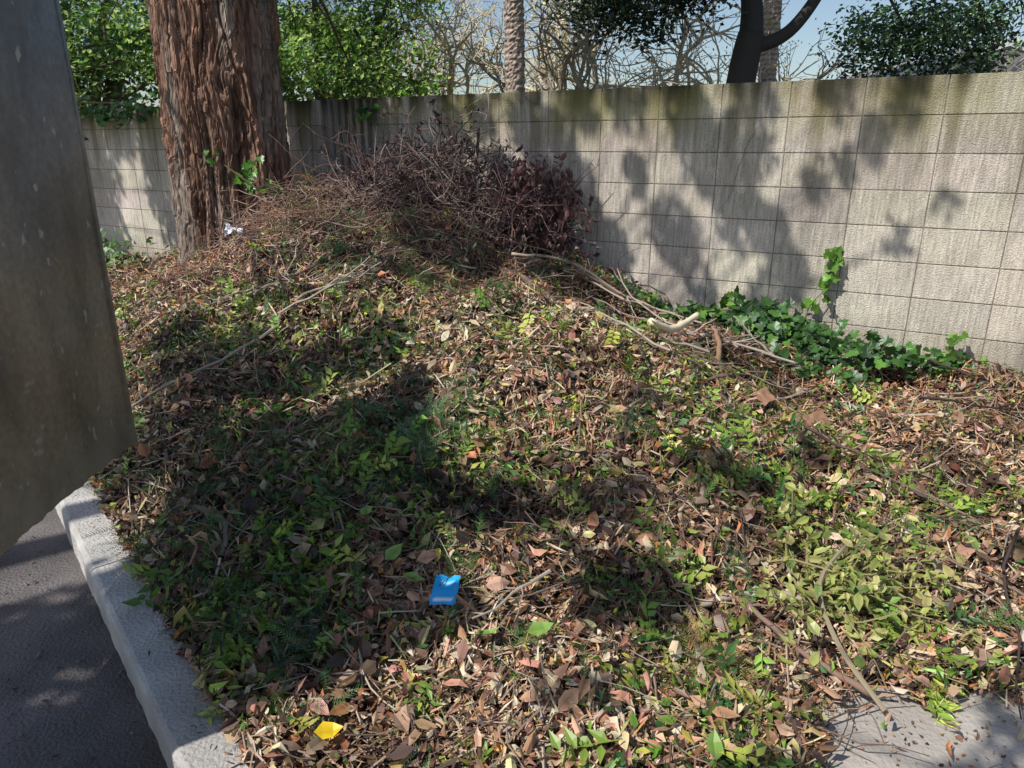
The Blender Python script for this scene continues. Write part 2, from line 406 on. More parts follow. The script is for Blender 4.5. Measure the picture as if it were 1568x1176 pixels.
def spray(mbf,p,d,n,L,colr,spread=.12,size=(.10,.2),droop=.5):
    tt=R.rand(n); pts=np.array(p)[None]+np.array(d)[None]*tt[:,None]*L+R.normal(0,spread,(n,3)); pts[:,2]-=droop*tt*tt*L*.4
    nn=norm(R.normal(0,.45,(n,3))+[0,0,1]); ang=R.rand(n)*6.28
    c=np.array(colr)[None]*(.6+.8*R.rand(n,1))*(1+R.normal(0,.08,(n,3)))
    inst(mbf,SPRIG,pts,frames(nn,ang),R.uniform(size[0],size[1],n),c)
for i in range(46):
    z=R.uniform(3.2,12); a=R.rand()*6.28; L=R.uniform(1.2,2.6)*(1-z/18)
    d=np.array([math.cos(a),math.sin(a),-.15]); p=np.array([TC[0],TC[1],z])+d*.35
    P=walk(p,d,L,6,.12,-.06); tube(mbt,P,np.linspace(.035,.008,7),(.12,.07,.045),5)
    for q in P[2:]: spray(mbf,q,norm(R.normal(0,1,3)*[1,1,.2]),16,.5,(.03,.07,.022))
for (ex,ey,ez,n) in [(-1.5,5.9,2.42,70),(-1.3,6.1,2.28,60),(-1.7,5.8,2.55,60),(-1.2,6.2,2.5,60),(-3.1,6.1,2.4,80),(-3.4,6.3,2.5,60),(-2.85,5.8,2.6,60),(-1.5,6.3,2.7,70),(-3.0,6.5,2.7,70),(-1.0,6.3,2.68,60),(-3.7,6.5,2.6,60)]:
    s=np.array([TC[0],TC[1],3.1]); e=np.array([ex,ey,ez]); m=(s+e)/2+[0,0,.2]
    tube(mbt,[s,m,e],[.02,.010,.004],(.12,.07,.045),5)
    spray(mbf,e,norm(e-s),n,.35,(.025,.065,.02),.14,(.1,.18),1)
limbs=mbt.build("limbs",M_twig,True); fo=mbf.build("foliage",M_fol)
group("redwood_tree",[trunk,limbs,fo])
mb=MB(); ms=MB()
for (x,y,z,n) in [(-1.98,5.48,1.25,8),(-1.9,5.47,1.35,6),(-2.16,5.5,1.4,4),(-1.8,5.5,1.2,6),(-1.7,5.55,1.15,5)]:
    p=np.array([x,y,z])[None]+R.normal(0,.045,(n,3))*[1,.4,1]
    inst(mb,IVY,p,frames(R.normal(0,.5,(n,3))+[.1,-1,.5],R.rand(n)*6.28),R.uniform(.045,.075,n),np.array([[.10,.26,.03]])*(.5+.8*R.rand(n,1)))
tube(ms,[[-1.7,5.55,.8],[-1.75,5.5,1.0],[-1.88,5.46,1.2],[-2.1,5.49,1.36]],.006,(.12,.12,.04),5)
group("climbing_ivy",[mb.build("ivy_leaves",M_green),ms.build("ivy_stem",M_twig)])

# ------------------------------------------------------------------ litter
def samp(n,x0,x1,y0,y1,wfun):
    out=[]; tot=0
    while tot<n:
        m=n*4; x=R.uniform(x0,x1,m); y=R.uniform(y0,y1,m)
        ok=(kf(x,y)>-.025)&(wf(x,y)>.02)&((x-TC[0])**2+(y-TC[1])**2>.2)
        w=wfun(x,y)*ok; k=R.rand(m)<w; out.append(np.stack([x[k],y[k]],-1)); tot+=k.sum()
    return np.concatenate(out)[:n]
def dens(x,y):
    d2=x*x+y*y+1.2
    return np.clip(6.0/d2,0,1)*(1-.985*slab(x,y))
def duffw(x,y):
    a=np.clip((y-4.05+.5*(x+1))/.5,0,1)*np.clip((.5-x)/.5,0,1)
    b=np.clip((x*.55+y-4.35)/.5,0,1)*np.clip((x-1.1)/.4,0,1)
    return np.clip(np.maximum(a,b)+(vn(x*3,y*3,21)-.5)*.8,0,1)
def G(x,y,a,b,r,s=None): return np.exp(-(((x-a)/r)**2+((y-b)/(s or r))**2))
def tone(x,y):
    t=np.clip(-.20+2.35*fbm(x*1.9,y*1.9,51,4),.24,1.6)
    t=t*(1+.75*G(x,y,.15,3.5,.6,.5)+.4*G(x,y,2.1,2.9,.8,.6)+.3*G(x,y,.1,1.45,.6,.25)+.3*G(x,y,-2.2,4.6,.5))  # sunlit patches painted into the litter colour as lighter spots
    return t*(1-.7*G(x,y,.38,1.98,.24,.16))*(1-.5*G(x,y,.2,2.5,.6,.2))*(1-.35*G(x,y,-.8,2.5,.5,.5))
PAL=np.array([(.48,.31,.20),(.36,.215,.13),(.22,.12,.07),(.12,.07,.045),(.58,.42,.27),(.48,.20,.08),(.31,.145,.10),(.07,.042,.032),(.16,.095,.07),(.48,.40,.16),(.62,.50,.31)])
PW=np.array([.14,.16,.14,.12,.08,.06,.10,.11,.08,.05,.02])
GPAL=np.array([(.24,.36,.055),(.15,.27,.04),(.40,.46,.09),(.06,.14,.035),(.54,.50,.10),(.08,.18,.05)])
CAP=np.array([.62,.53,.38])
def litter(mb,n,wfun,pal,pw,size,lift,tilt,templ=LEAFS,curl=True,jit=.22,tn=True,zl=1.5):
    pw=np.asarray(pw)/np.sum(pw)
    P=samp(n,-5.2,3.6,.95,8.2,wfun); n=len(P); x,y=P.T
    nn=Hn(x,y)+R.normal(0,tilt,(n,3)); nn[:,2]=np.abs(nn[:,2])
    z=np.maximum(H(x,y),.0)+R.rand(n)**zl*lift+.004; z=np.where(kf(x,y)<.01,np.maximum(z,.128),z)
    ci=R.choice(len(pal),n,p=pw); c=pal[ci]*(1+R.normal(0,jit,(n,1)))*(1+R.normal(0,.06,(n,3)))
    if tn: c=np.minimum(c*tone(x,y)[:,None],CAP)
    c=np.clip(c,.004,.7)
    ti=R.randint(len(templ),size=n); S=size[0]+(size[1]-size[0])*R.rand(n)**1.3
    Fm=frames(nn,R.rand(n)*6.28); pos=np.stack([x,y,z],-1)
    for k,T in enumerate(templ):
        s=ti==k
        if s.any():
            sv=np.stack([S[s],S[s]*R.uniform(.7,1.3,s.sum()),S[s]*R.uniform(-1.8,2.0,s.sum())],-1) if curl else S[s]
            inst(mb,T,pos[s],Fm[s],sv,c[s],TVL if len(T[0])==8 else None)
mb=MB()
wl=lambda x,y: dens(x,y)*(1-.8*duffw(x,y))
litter(mb,38000,wl,PAL,PW,(.020,.058),.055,.6)
litter(mb,6500,wl,PAL,PW,(.05,.085),.075,.6)
litter(mb,26000,dens,PAL*.85,PW,(.006,.022),.045,.6)
dead=mb.build("dead_leaves",M_leaf)
mb=MB()
gp=lambda x,y: dens(x,y)*(1-.7*duffw(x,y))*np.clip((fbm(x*2.6,y*2.6,33)-.45)*5+.7*G(x,y,.1,3.5,.7,.4)+.35*G(x,y,-.7,2.4,.6,.8)+.4*G(x,y,1.1,2.5,.4,.4),.06,1)
litter(mb,10500,gp,GPAL,np.array([.26,.24,.16,.14,.10,.10]),(.02,.055),.07,.55,jit=.25,tn=False)
litter(mb,950,gp,GPAL,np.array([.3,.26,.14,.16,.04,.10]),(.08,.17),.07,.6,SPROUTS,False,jit=.25,tn=False)
green=mb.build("green_leaves",M_green)
mb=MB()
litter(mb,34000,lambda x,y:np.clip(9/(x*x+y*y+1.2),0,1)*duffw(x,y),np.array([(.46,.22,.11),(.28,.12,.065),(.56,.34,.20),(.13,.06,.04),(.36,.24,.17)]),np.array([.3,.22,.18,.15,.15]),(.03,.11),.06,.3,[NEED])
litter(mb,28000,dens,np.array([(.46,.33,.22),(.26,.155,.09),(.12,.08,.05),(.24,.26,.10),(.55,.46,.26),(.4,.17,.08)]),np.array([.28,.22,.2,.08,.12,.1]),(.02,.10),.065,.4,[NEED])
need=mb.build("needles",M_leaf)
mb=MB()
def sprayw(x,y):
    a=G(x,y,-.9,2.5,.7,.9); b=G(x,y,-.35,2.75,.2,.35)*1.2; c=G(x,y,-1.25,4.95,.4,.3)*1.6+G(x,y,-1.0,4.4,.35,.3)
    e=G(x,y,.25,4.8,.45,.2)*1.2; f=G(x,y,-.6,4.2,.5,.5)*.8; g=G(x,y,.85,3.6,.3,.3)*.9+G(x,y,-1.6,3.8,.3,.3)*.8
    return np.clip(a*.8+b+c+e+f+g+.08,0,1)*np.clip(7/(x*x+y*y+1),0,1)*(1-slab(x,y))
SP=np.array([(.05,.13,.04),(.08,.18,.045),(.13,.24,.06),(.045,.10,.045)])
litter(mb,2700,sprayw,SP,[.3,.3,.2,.2],(.06,.14),.09,.6,[SPRIG],False,tn=False)
litter(mb,180,sprayw,SP,[.3,.3,.2,.2],(.14,.28),.10,.45,FRONDS,False,tn=False,zl=.8)
litter(mb,26,lambda x,y:G(x,y,-.37,2.75,.08,.16),np.array([(.17,.25,.12)]),[1],(.16,.26),.10,.4,FRONDS,False,tn=False,zl=.8)
litter(mb,18,lambda x,y:G(x,y,.60,1.66,.10,.14),np.array([(.34,.30,.10),(.42,.34,.12)]),[.5,.5],(.16,.26),.07,.3,FRONDS,False,tn=False)
spr=mb.build("conifer_sprays",M_green)
mb=MB()
P=samp(2500,-4.5,3.4,1.1,7.5,lambda x,y:np.clip(5/(x*x+y*y+1),0,1)*(1-slab(x,y)))
for x,y in P:
    L=R.uniform(.06,.4); a=R.rand()*6.28; pts=walk((x,y,0),(math.cos(a),math.sin(a),0),L,4,.22)
    pts[:,2]=H(pts[:,0],pts[:,1])+R.uniform(.015,.07)+np.linspace(-1,1,5)*R.normal(0,.02)
    if (kf(pts[:,0],pts[:,1])<0).any() or (wf(pts[:,0],pts[:,1])<0.02).any(): continue
    c=np.array([(.26,.18,.13),(.15,.09,.06),(.42,.35,.27),(.09,.06,.045)][R.randint(4)])
    tube(mb,pts,np.linspace(1,.5,5)*R.uniform(.001,.004),c,4)
for i in range(100):
    if i<58: x=R.uniform(-1.6,1.2); y=R.uniform(3.6,4.9)
    elif i<88: x=R.uniform(.7,2.4); y=R.uniform(3.3,4.3)
    else: x=R.uniform(-1,1.8); y=R.uniform(1.9,3.3)
    a=R.normal(0,.6)+(math.pi if R.rand()<.5 else 0); L=R.uniform(.25,.95)
    pts=walk((x,y,0),(math.cos(a),math.sin(a),0),L,8,.16); up=R.rand()<.35
    pts[:,2]=H(pts[:,0],pts[:,1]).mean()*.5+.5*H(pts[:,0],pts[:,1])+R.uniform(.03,.09)+(np.linspace(-.3,1,9)*R.uniform(.05,.22) if up else np.linspace(-1,1,9)*R.normal(0,.05))
    if (wf(pts[:,0],pts[:,1])<.04).any() or (kf(pts[:,0],pts[:,1])<0).any(): continue
    c=np.array([(.20,.14,.11),(.12,.075,.055),(.38,.31,.25),(.07,.045,.04)][R.randint(4)]); r=R.uniform(.003,.009)
    tube(mb,pts,np.linspace(1,.4,9)*r,c,6)
    for q in pts[3::2]: tube(mb,walk(q,[math.cos(a)+R.normal(0,.5),math.sin(a)+R.normal(0,.5),R.uniform(-.1,.4)],R.uniform(.05,.2),4,.2),[r*.4,.001],c,4)
tw=mb.build("twigs",M_twig)
group("leaf_pile",[soil,dead,green,need,spr,tw])

mb=MB(); n=260
s=R.uniform(-1,2.2,n); w=np.abs(R.normal(0,.05,n)); w=w%.15
p=k0[None]+kd[None]*s[:,None]+kn[None]*w[:,None]; pos=np.column_stack([p,np.full(n,.127)])
inst(mb,LEAFS[3],pos,frames(R.normal(0,.2,(n,3))+[0,0,1],R.rand(n)*6.28),R.uniform(.004,.03,n)*R.rand(n)**.5,PAL[R.randint(2,9,n)]*.5)
n=700; pos=np.column_stack([R.uniform(-2.6,-.5,n),R.uniform(.6,2.6,n),np.full(n,.006)]); pos=pos[kf(pos[:,0],pos[:,1])<-.17]; n=len(pos)
inst(mb,LEAFS[1],pos,frames(R.normal(0,.2,(n,3))+[0,0,1],R.rand(n)*6.28),R.uniform(.004,.022,n),PAL[R.randint(0,9,n)]*.4)
n=1500; pos=np.column_stack([R.uniform(.6,2.2,n),R.uniform(.9,1.8,n),np.full(n,.010)])
inst(mb,LEAFS[4],pos,frames(R.normal(0,.3,(n,3))+[0,0,1],R.rand(n)*6.28),R.uniform(.003,.02,n),PAL[R.randint(0,9,n)]*.7)
mb.build("leaf_crumbs",M_leaf)

# ------------------------------------------------------------------ branches
def gz(x,y,o=0.): return float(H(np.array([x]),np.array([y]))[0])+o
def branch(name,pts,r0,r1,col,twigs=0):
    mb=MB(); P=smooth(pts,6); P=P+R.normal(0,.003,P.shape); tube(mb,P,np.linspace(r0,r1,len(P))*(1+R.normal(0,.07,len(P))),col,8)
    for i in range(twigs):
        q=P[R.randint(2,len(P))]; W=walk(q,R.normal(0,1,3)*[1,1,.35],R.uniform(.08,.3),5,.25); tube(mb,W,np.linspace(r1*.8,r1*.3,6),col,4)
    return mb.build(name,M_twig,True)
def bp(pl,o=.05): return [(x,y,gz(x,y,o)) for x,y in pl]
branch("fallen_branch",[(.72,3.62,gz(.7,3.62,.09)),(.86,3.74,gz(.82,3.74,.13)),(1.04,3.93,gz(1,3.93,.20))],.022,.018,(.72,.62,.44))
branch("fallen_branch",[(0,4.5,gz(0,4.5,.08)),(.35,4.55,gz(.35,4.55,.12)),(.74,4.55,gz(.74,4.55,.10)),(1.05,4.5,gz(1.05,4.5,.09)),(1.35,4.38,gz(1.35,4.38,.06))],.010,.006,(.44,.35,.26),9)
branch("fallen_branch",[(.9,3.95,.44),(1.05,4.0,.47),(1.3,3.95,.42),(1.62,3.9,.32)],.013,.007,(.42,.36,.30),6)
branch("fallen_branch",[(1.1,3.7,.38),(1.15,3.85,.44),(1.14,3.98,.52)],.017,.012,(.27,.16,.10))
branch("fallen_branch",bp([(-1.25,2.45),(-1.12,2.34),(-1.0,2.22),(-.97,2.1)],.06),.013,.008,(.26,.20,.17),2)
branch("fallen_branch",bp([(.6,1.95),(.8,2.0),(1.05,1.95)],.06),.010,.009,(.38,.31,.25))
branch("fallen_branch",bp([(2.0,3.45),(2.2,3.35),(2.3,3.15)],.06),.008,.004,(.4,.33,.27),3)
branch("fallen_branch",bp([(.05,4.15),(.25,4.05),(.48,3.88)],.07),.015,.009,(.20,.15,.12),4)
branch("fallen_branch",bp([(1.0,1.62),(.85,1.78),(.72,2.0)],.05),.012,.007,(.22,.14,.11),3)

mb=MB(); ml=MB()
c0=np.array([.98,2.0,.15])
for i in range(46):
    a=R.uniform(-2.0,1.5); L=R.uniform(.2,.58); W=walk(c0+R.normal(0,.07,3)*[1,1,.2],(math.cos(a),math.sin(a),.14),L,6,.22,-.03)
    W[:,2]=np.maximum(W[:,2],np.maximum(H(W[:,0],W[:,1]),0)+.02)
    tube(mb,W,np.linspace(.005,.0015,7),(.24,.20,.09),4)
    n=12; q=W[R.randint(1,7,n)]+R.normal(0,.03,(n,3))*[1,1,.7]; q[:,2]=np.abs(q[:,2]-.02)+.03
    inst(ml,LEAFS[[0,2,6][R.randint(3)]],q,frames(R.normal(0,.55,(n,3))+[0,0,1],R.rand(n)*6.28),R.uniform(.032,.066,n),np.array([(.32,.36,.09),(.42,.44,.14),(.18,.26,.07),(.50,.46,.18)])[R.randint(4,size=n)]*(.7+.5*R.rand(n,1)),TVL)
tube(mb,smooth([(1.0,1.55,.06),(.95,1.75,.12),(.97,1.95,.19),(1.15,2.15,.22)]),.008,(.28,.23,.15),6)
group("leafy_branch",[mb.build("stems",M_twig),ml.build("leaves",M_green)])

g6=np.linspace(0,1,13); U,V=np.meshgrid(g6,g6,indexing='ij')
def sheet(name,c,sx,sy,yaw,tilt,col,amp,mt,tear=0,pitch=0.):
    mb=MB(); x=(U-.5)*sx; y=(V-.5)*sy; z=(vn(U*3,V*3,R.randint(50))-.5)*amp+x*tilt+y*pitch
    x=x+(vn(U*4,V*5,3)-.5)*tear; y=y+(vn(U*5,V*4,8)-.5)*tear
    X_=c[0]+x*math.cos(yaw)-y*math.sin(yaw); Y_=c[1]+x*math.sin(yaw)+y*math.cos(yaw)
    n=len(g6); idx=np.arange(n*n).reshape(n,n); f=np.stack([idx[:-1,:-1],idx[1:,:-1],idx[1:,1:],idx[:-1,1:]],-1).reshape(-1,4)
    cc=np.asarray(col(U,V)).reshape(-1,3); mb.add(np.stack([X_,Y_,c[2]+z],-1).reshape(-1,3),None,f,cc); return mb.build(name,mt,False)
def bluec(U,V):
    c=np.zeros(U.shape+(3,)); c[:]=(.02,.36,.78); m=(np.abs(V-.17)<.07)&(U>.1)&(U<.9); c[m]=(.8,.85,.88); m=(np.abs(V-.72)<.05)&(U>.3)&(U<.8); c[m]=(.4,.7,.85); return c
sheet("blue_wrapper",(-.20,1.84,gz(-.2,1.84,.11)),.078,.095,-.12,.1,bluec,.012,M_plain,.006,.35)
sheet("brown_card",(1.27,3.42,gz(1.27,3.42,.09)),.09,.08,.5,.3,lambda U,V:np.full(U.shape+(3,),(.27,.15,.09)),.02,M_plain,.01,.5)
sheet("brown_card",(1.50,3.30,gz(1.5,3.3,.09)),.11,.09,.2,.3,lambda U,V:np.full(U.shape+(3,),(.24,.13,.08)),.02,M_plain,.01,.5)
sheet("white_rag",(-1.95,5.1,gz(-1.95,5.1,.10)),.12,.08,.4,.3,lambda U,V:np.full(U.shape+(3,),(.75,.75,.78)),.09,M_plain,.05,.5)
mb=MB(); inst(mb,LEAFS[2],np.array([[-.44,1.375,gz(-.44,1.375,.09)]]),frames(np.array([[.1,-.2,1.]]),np.array([1.8])),np.array([[.07,.09,.05]]),np.array([[.85,.58,.02]]),TVL); mb.build("yellow_leaf",M_green)
mb=MB(); P=np.array([(-.38,2.02),(-.07,1.72),(.08,1.7),(-.3,1.9),(-.5,2.2),(.5,1.4)]); n=len(P)
inst(mb,LEAFS[2],np.array([[x,y,gz(x,y,.09)] for x,y in P]),frames(R.normal(0,.2,(n,3))+[0,-.2,1],np.array([.5,2.0,.3,1.2,.2,1.])),np.full(n,.08),np.array([[.26,.42,.09]]*n),TVL); mb.build("broad_green_leaves",M_green)

# ------------------------------------------------------------------ brush pile
mb=MB(); ml=MB()
TWC=np.array([(.10,.065,.065),(.17,.12,.105),(.34,.28,.24),(.06,.04,.04),(.22,.13,.10)])
for i in range(1150):
    x=R.uniform(-1.12,.36); p=np.array([x,5.3-.2*x+R.normal(0,.16),0]); env=.66*math.exp(-((x+.52)/.36)**2)+.54*math.exp(-((x-.14)/.28)**2)+.16
    p[2]=max(gz(p[0],p[1]),.3)+R.rand()*env*.74
    L=R.uniform(.15,.6); d=R.normal(0,1,3)*[1,.6,.8]+[0,0,.2]
    W=walk(p,d,L,7,.24,-.03)
    if not (wf(W[:,0],W[:,1])>.03).all(): continue
    c=TWC[R.randint(5)]; tube(mb,W,np.linspace(1,.35,8)*R.uniform(.0015,.006),c,4)
    if R.rand()<(.4 if x<-.15 else .85):
        n=R.randint(3,9); q=W[R.randint(2,8,n)]+R.normal(0,.02,(n,3))
        inst(ml,LEAFS[[3,4,6][R.randint(3)]],q,frames(R.normal(0,1,(n,3)),R.rand(n)*6.28),R.uniform(.03,.065,n),np.array([(.09,.05,.055),(.13,.065,.06),(.05,.03,.035),(.18,.11,.09)])[R.randint(4,size=n)])
for i in range(95):
    p=np.array([R.uniform(.0,.40),5.25,R.uniform(.85,1.42)]); p[1]=5.15-.25*p[0]+R.normal(0,.07)
    W=walk(p,(R.normal(0,.5),R.normal(0,.2),-1),.22,5,.2); tube(mb,W,.002,(.12,.07,.07),4)
    n=7; q=W[R.randint(0,6,n)]+R.normal(0,.02,(n,3)); inst(ml,LEAFS[1],q,frames(R.normal(0,1,(n,3))+[0,-1,0],R.normal(1.5,.5,n)),R.uniform(.045,.085,n),np.array([[.13,.06,.055]])*(.5+R.rand(n,1)))
for k in range(36):
    x0=R.uniform(-1.05,.3); a=np.array([x0,5.3+R.normal(0,.12)-.15*x0,gz(x0,5.3,.05)]); dx=R.normal(0,.25)
    b=a+[dx*.5,-.02,R.uniform(.25,.48)]; c=a+[dx*1.3,-.1+R.normal(0,.05),R.uniform(.3,.66)]
    P=smooth([a,b,c],7); 
    if (wf(P[:,0],P[:,1])<.02).any(): continue
    tube(mb,P,[.006,.002],TWC[[1,2,4][R.randint(3)]],5)
    for q in P[4::3]: tube(mb,walk(q,R.normal(0,1,3)+[dx,0,.4],R.uniform(.08,.25),4,.2),[.0025,.001],TWC[1],4)
tube(mb,[(-.27,5.4,1.0),(-.26,5.45,1.3),(-.24,5.5,1.62)],[.014,.011],(.13,.06,.045),6)
group("brush_pile",[mb.build("brush_twigs",M_twig),ml.build("withered_leaves",M_leaf)])
mb=MB()
for i in range(1500):
    x=R.uniform(-2.2,-.2); y=R.uniform(4.6,5.9); 
    if (x-TC[0])**2+(y-TC[1])**2<.25: continue
    L=R.uniform(.12,.45); p=np.array([x,y,gz(x,y,R.rand()**2*.2)]); W=walk(p,R.normal(0,1,3)*[1,1,.45],L,5,.2,-.02)
    W[:,2]=np.maximum(W[:,2],H(W[:,0],W[:,1])+.005)
    if (wf(W[:,0],W[:,1])<.02).any(): continue
    tube(mb,W,np.linspace(1,.4,6)*R.uniform(.0012,.004),np.array([(.30,.16,.11),(.2,.12,.095),(.40,.30,.23),(.12,.07,.06)][R.randint(4)]),4)
mb.build("twig_heap",M_twig)

# ------------------------------------------------------------------ ivy along the wall
mb=MB(); ms=MB()
def ivyclump(t,out,z,r,n,bright=.0):
    c=wallP(t,z,out); q=c[None]+R.normal(0,1,(n,3))*[r,r*.7,r*.45]
    q=q[wf(q[:,0],q[:,1])>.02]; n=len(q); q[:,2]=np.maximum(q[:,2],H(q[:,0],q[:,1])+.02)
    pal=np.array([(.03,.09,.02),(.045,.13,.03),(.08,.21,.035),(.02,.06,.018),(.14,.3,.05)]); c=pal[R.choice(5,n,p=[.27,.27,.2,.18,.08])]*(.6+.5*R.rand(n,1)); 
    if bright: c=c*(1-bright)+np.array([.14,.30,.04])*bright
    inst(mb,IVY,q,frames(R.normal(0,.55,(n,3))+[-.25,-.5,.8],R.rand(n)*6.28),R.uniform(.035,.085,n),c)
for t,o,z,r,n in [(.95,.25,.36,.15,150),(1.15,.25,.42,.12,110),(.75,.28,.33,.14,120),(.55,.22,.32,.12,70),(1.4,.2,.42,.1,90),(1.65,.2,.42,.11,80),(1.9,.2,.42,.10,60),(2.1,.2,.48,.08,40),(.85,.5,.28,.10,60),(.3,.12,.3,.09,45),(.1,.08,.3,.06,25),(1.2,.12,.5,.08,40),(.6,.6,.25,.07,30)]: ivyclump(t,o,z,r,n,.06)
def shoot(pts,n,sz=(.045,.075)):
    P=smooth(pts,6); tube(ms,P,np.linspace(.005,.002,len(P)),(.16,.14,.06),5)
    q=P[R.randint(0,len(P),n)]+R.normal(0,.022,(n,3)); k=wf(q[:,0],q[:,1])>.01; q=q[k]; n=len(q)
    inst(mb,IVY,q,frames(R.normal(0,.5,(n,3))+[-.3,-1,.5],R.rand(n)*6.28),R.uniform(sz[0],sz[1],n),np.array([[.13,.28,.035]])*(.4+.9*R.rand(n,1)))
shoot([wallP(.95,.38,.15),wallP(.93,.55,.1),wallP(.85,.68,.07),wallP(.82,.88,.05)],44)
shoot([wallP(1.4,.42,.12),wallP(1.42,.5,.1),wallP(1.38,.6,.08)],14)
shoot([wallP(.2,.25,.15),wallP(.15,.36,.12),wallP(.12,.46,.1)],16)
shoot([wallP(1.9,.4,.15),wallP(1.6,.46,.2),wallP(1.3,.5,.2),wallP(1.0,.42,.3)],20)
group("ivy_plant",[mb.build("ivy_leaves",M_green),ms.build("ivy_stems",M_twig)])
mb=MB(); ms=MB()
for t,o,z,r,n in [(7.6,.5,.42,.22,150),(8.3,.4,.45,.25,150),(7.0,.8,.42,.18,80)]: ivyclump(t,o,z,r,n,.25)
for t in np.linspace(7.2,9.8,18): ivyclump(t,.06,1.86+R.normal(0,.05),.11,34,.2)
for t,z0 in ((9.0,1.3),(8.6,1.6),(4.4,1.75)): ivyclump(t,.05,z0,.08,16,.1)
tube(ms,smooth([wallP(7.6,1.9,.03),wallP(8.6,1.93,.03),wallP(9.8,1.92,.03)]),.01,(.15,.12,.08),5)
tube(ms,smooth([wallP(4.4,1.87,.03),wallP(4.45,1.6,.03),wallP(4.38,1.4,.03)]),.006,(.15,.12,.08),5)
group("ivy_plant",[mb.build("ivy_leaves",M_green),ms.build("ivy_stems",M_twig)])

# ------------------------------------------------------------------ trees beyond the wall
def crown(mb,blobs,n,leaf,pal,clr=.32,T=DIAM,per=45,shd=(.75,.5)):
    tot=sum(b[3]*b[4]*b[5] for b in blobs)
    for b in blobs:
        c=np.array(b[:3]); r=np.array(b[3:6]); m=max(3,int(n*(r.prod()/tot)/per))
        u=norm(R.normal(0,1,(m,3)))*(R.rand(m,1)**.4); cc=c+u*r
        sh=np.clip(shd[0]+shd[1]*u[:,2:3]+R.normal(0,.3,(m,1)),.25,1.8)  # crown shading painted into clump colour: lighter on top, darker below
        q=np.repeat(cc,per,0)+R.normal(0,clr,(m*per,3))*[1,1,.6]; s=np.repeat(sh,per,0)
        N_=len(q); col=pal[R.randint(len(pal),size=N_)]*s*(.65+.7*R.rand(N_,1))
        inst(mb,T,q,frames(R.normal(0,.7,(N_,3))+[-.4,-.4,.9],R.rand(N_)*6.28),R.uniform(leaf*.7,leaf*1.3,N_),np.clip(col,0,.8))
def rec(mb,p,d,L,r,depth,col,kids=3,wig=.18,grav=0,tips=None,minr=.004,up=.0):
    W=walk(p,d,L,5,wig,grav); tube(mb,W,np.linspace(r,max(r*.6,minr),6),col,6 if depth>2 else 4,False)
    if depth<=0:
        if tips is not None: tips.append(W[-1])
        return
    dd=norm(W[-1]-W[-2])
    for i in range(kids):
        q=W[-1] if i==0 else W[R.randint(2,6)]
        rec(mb,q,norm(dd+R.normal(0,.6,3)+[0,0,up]),L*R.uniform(.62,.88),max(r*R.uniform(.5,.68),minr),depth-1,col,kids,wig,grav,tips,minr,up)
G1=np.array([(.24,.42,.07),(.34,.52,.11),(.15,.32,.05),(.46,.60,.17)])
def leafytree(name,x,y,blobs,n,leaf,pal,tr=.16,col=(.10,.075,.055),h=2.6,M=M_fol,clr=.3):
    mt=MB(); ml=MB(); tube(mt,walk((x,y,-.1),(0,0,1),h,6,.05),np.linspace(tr*1.2,tr*.8,7),col,10)
    for b in blobs:
        e=np.array(b[:3]); s=np.array([x,y,h*.8]); tube(mt,smooth([s,(s+e)/2+R.normal(0,.15,3),e+[0,0,b[5]*.4]],4),[tr*.5,.02],col,6)
        for k in range(7): tube(mt,walk(e+R.normal(0,.3,3)*b[3],R.normal(0,1,3),b[3]*.9,5,.2),[.02,.006],col,4)
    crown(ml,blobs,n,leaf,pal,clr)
    return group(name,[mt.build("trunk",M_twig,True),ml.build("foliage",M)])
leafytree("laurel_tree",-6.6,12.2,[(-6.6,12,2.9,1.8,1.0,1.1),(-7.8,12.3,4.6,1.8,1.4,1.2),(-5.4,12.4,4.5,1.3,1.2,1.2)],17000,.11,G1,clr=.2)
leafytree("laurel_tree",-3.2,13,[(-3.0,12.8,2.7,1.5,.9,1.0),(-1.9,12.6,2.4,1.0,.8,.7),(-3.2,13,4.8,1.7,1.2,1.1),(-1.9,13,3.7,.8,.8,.7)],17000,.10,G1*.95,clr=.18)
leafytree("laurel_tree",-10,18,[(-10,18,3.2,3,1.5,2.0),(-6.5,19,3.6,3,1.5,2.0),(-4,19,3.0,2.4,1.5,1.7)],9000,.20,G1*np.array([1.1,1.0,1.2]),clr=.4)
mt=MB(); ml=MB(); oc=(.045,.038,.034)
tube(mt,smooth([(2.62,9,-.1),(2.6,9,1.4),(2.66,9,2.3),(2.72,9,2.7)]),[.19,.15],oc,12)
tube(mt,smooth([(2.72,9,2.65),(2.68,9.1,3.2),(2.3,9.2,4.2),(2.0,9.2,5.5)]),[.14,.06],oc,10)
tube(mt,smooth([(2.72,9,2.55),(3.05,9,2.66),(3.3,9.0,2.9),(3.7,9.1,3.5),(4.4,9.3,4.4)]),[.085,.05],oc,10)
for e in [(1.1,8.9,3.0),(1.8,8.8,3.1),(4.9,9.5,3.1),(5.6,9.6,3.1),(4.6,9.3,2.8),(6.2,9.8,3.2)]:
    e=np.array(e); tube(mt,smooth([(2.9,9,3.6) if e[0]<3 else (3.9,9.2,3.7),(np.array((3.4,9.1,3.9))+e)/2+[0,0,.2],e]),[.04,.01],oc,6)
    for k in range(10): tube(mt,walk(e,R.normal(0,1,3)+[0,0,-.5],.7,5,.25),[.01,.003],oc,4)
GD=np.array([(.03,.06,.02),(.045,.085,.028),(.09,.14,.05),(.015,.035,.012)])
crown(ml,[(1.0,8.8,3.0,.45,.4,.35),(1.5,8.8,2.85,.3,.3,.3),(1.95,8.8,3.15,.5,.4,.28)],5500,.065,GD,.14,per=22)
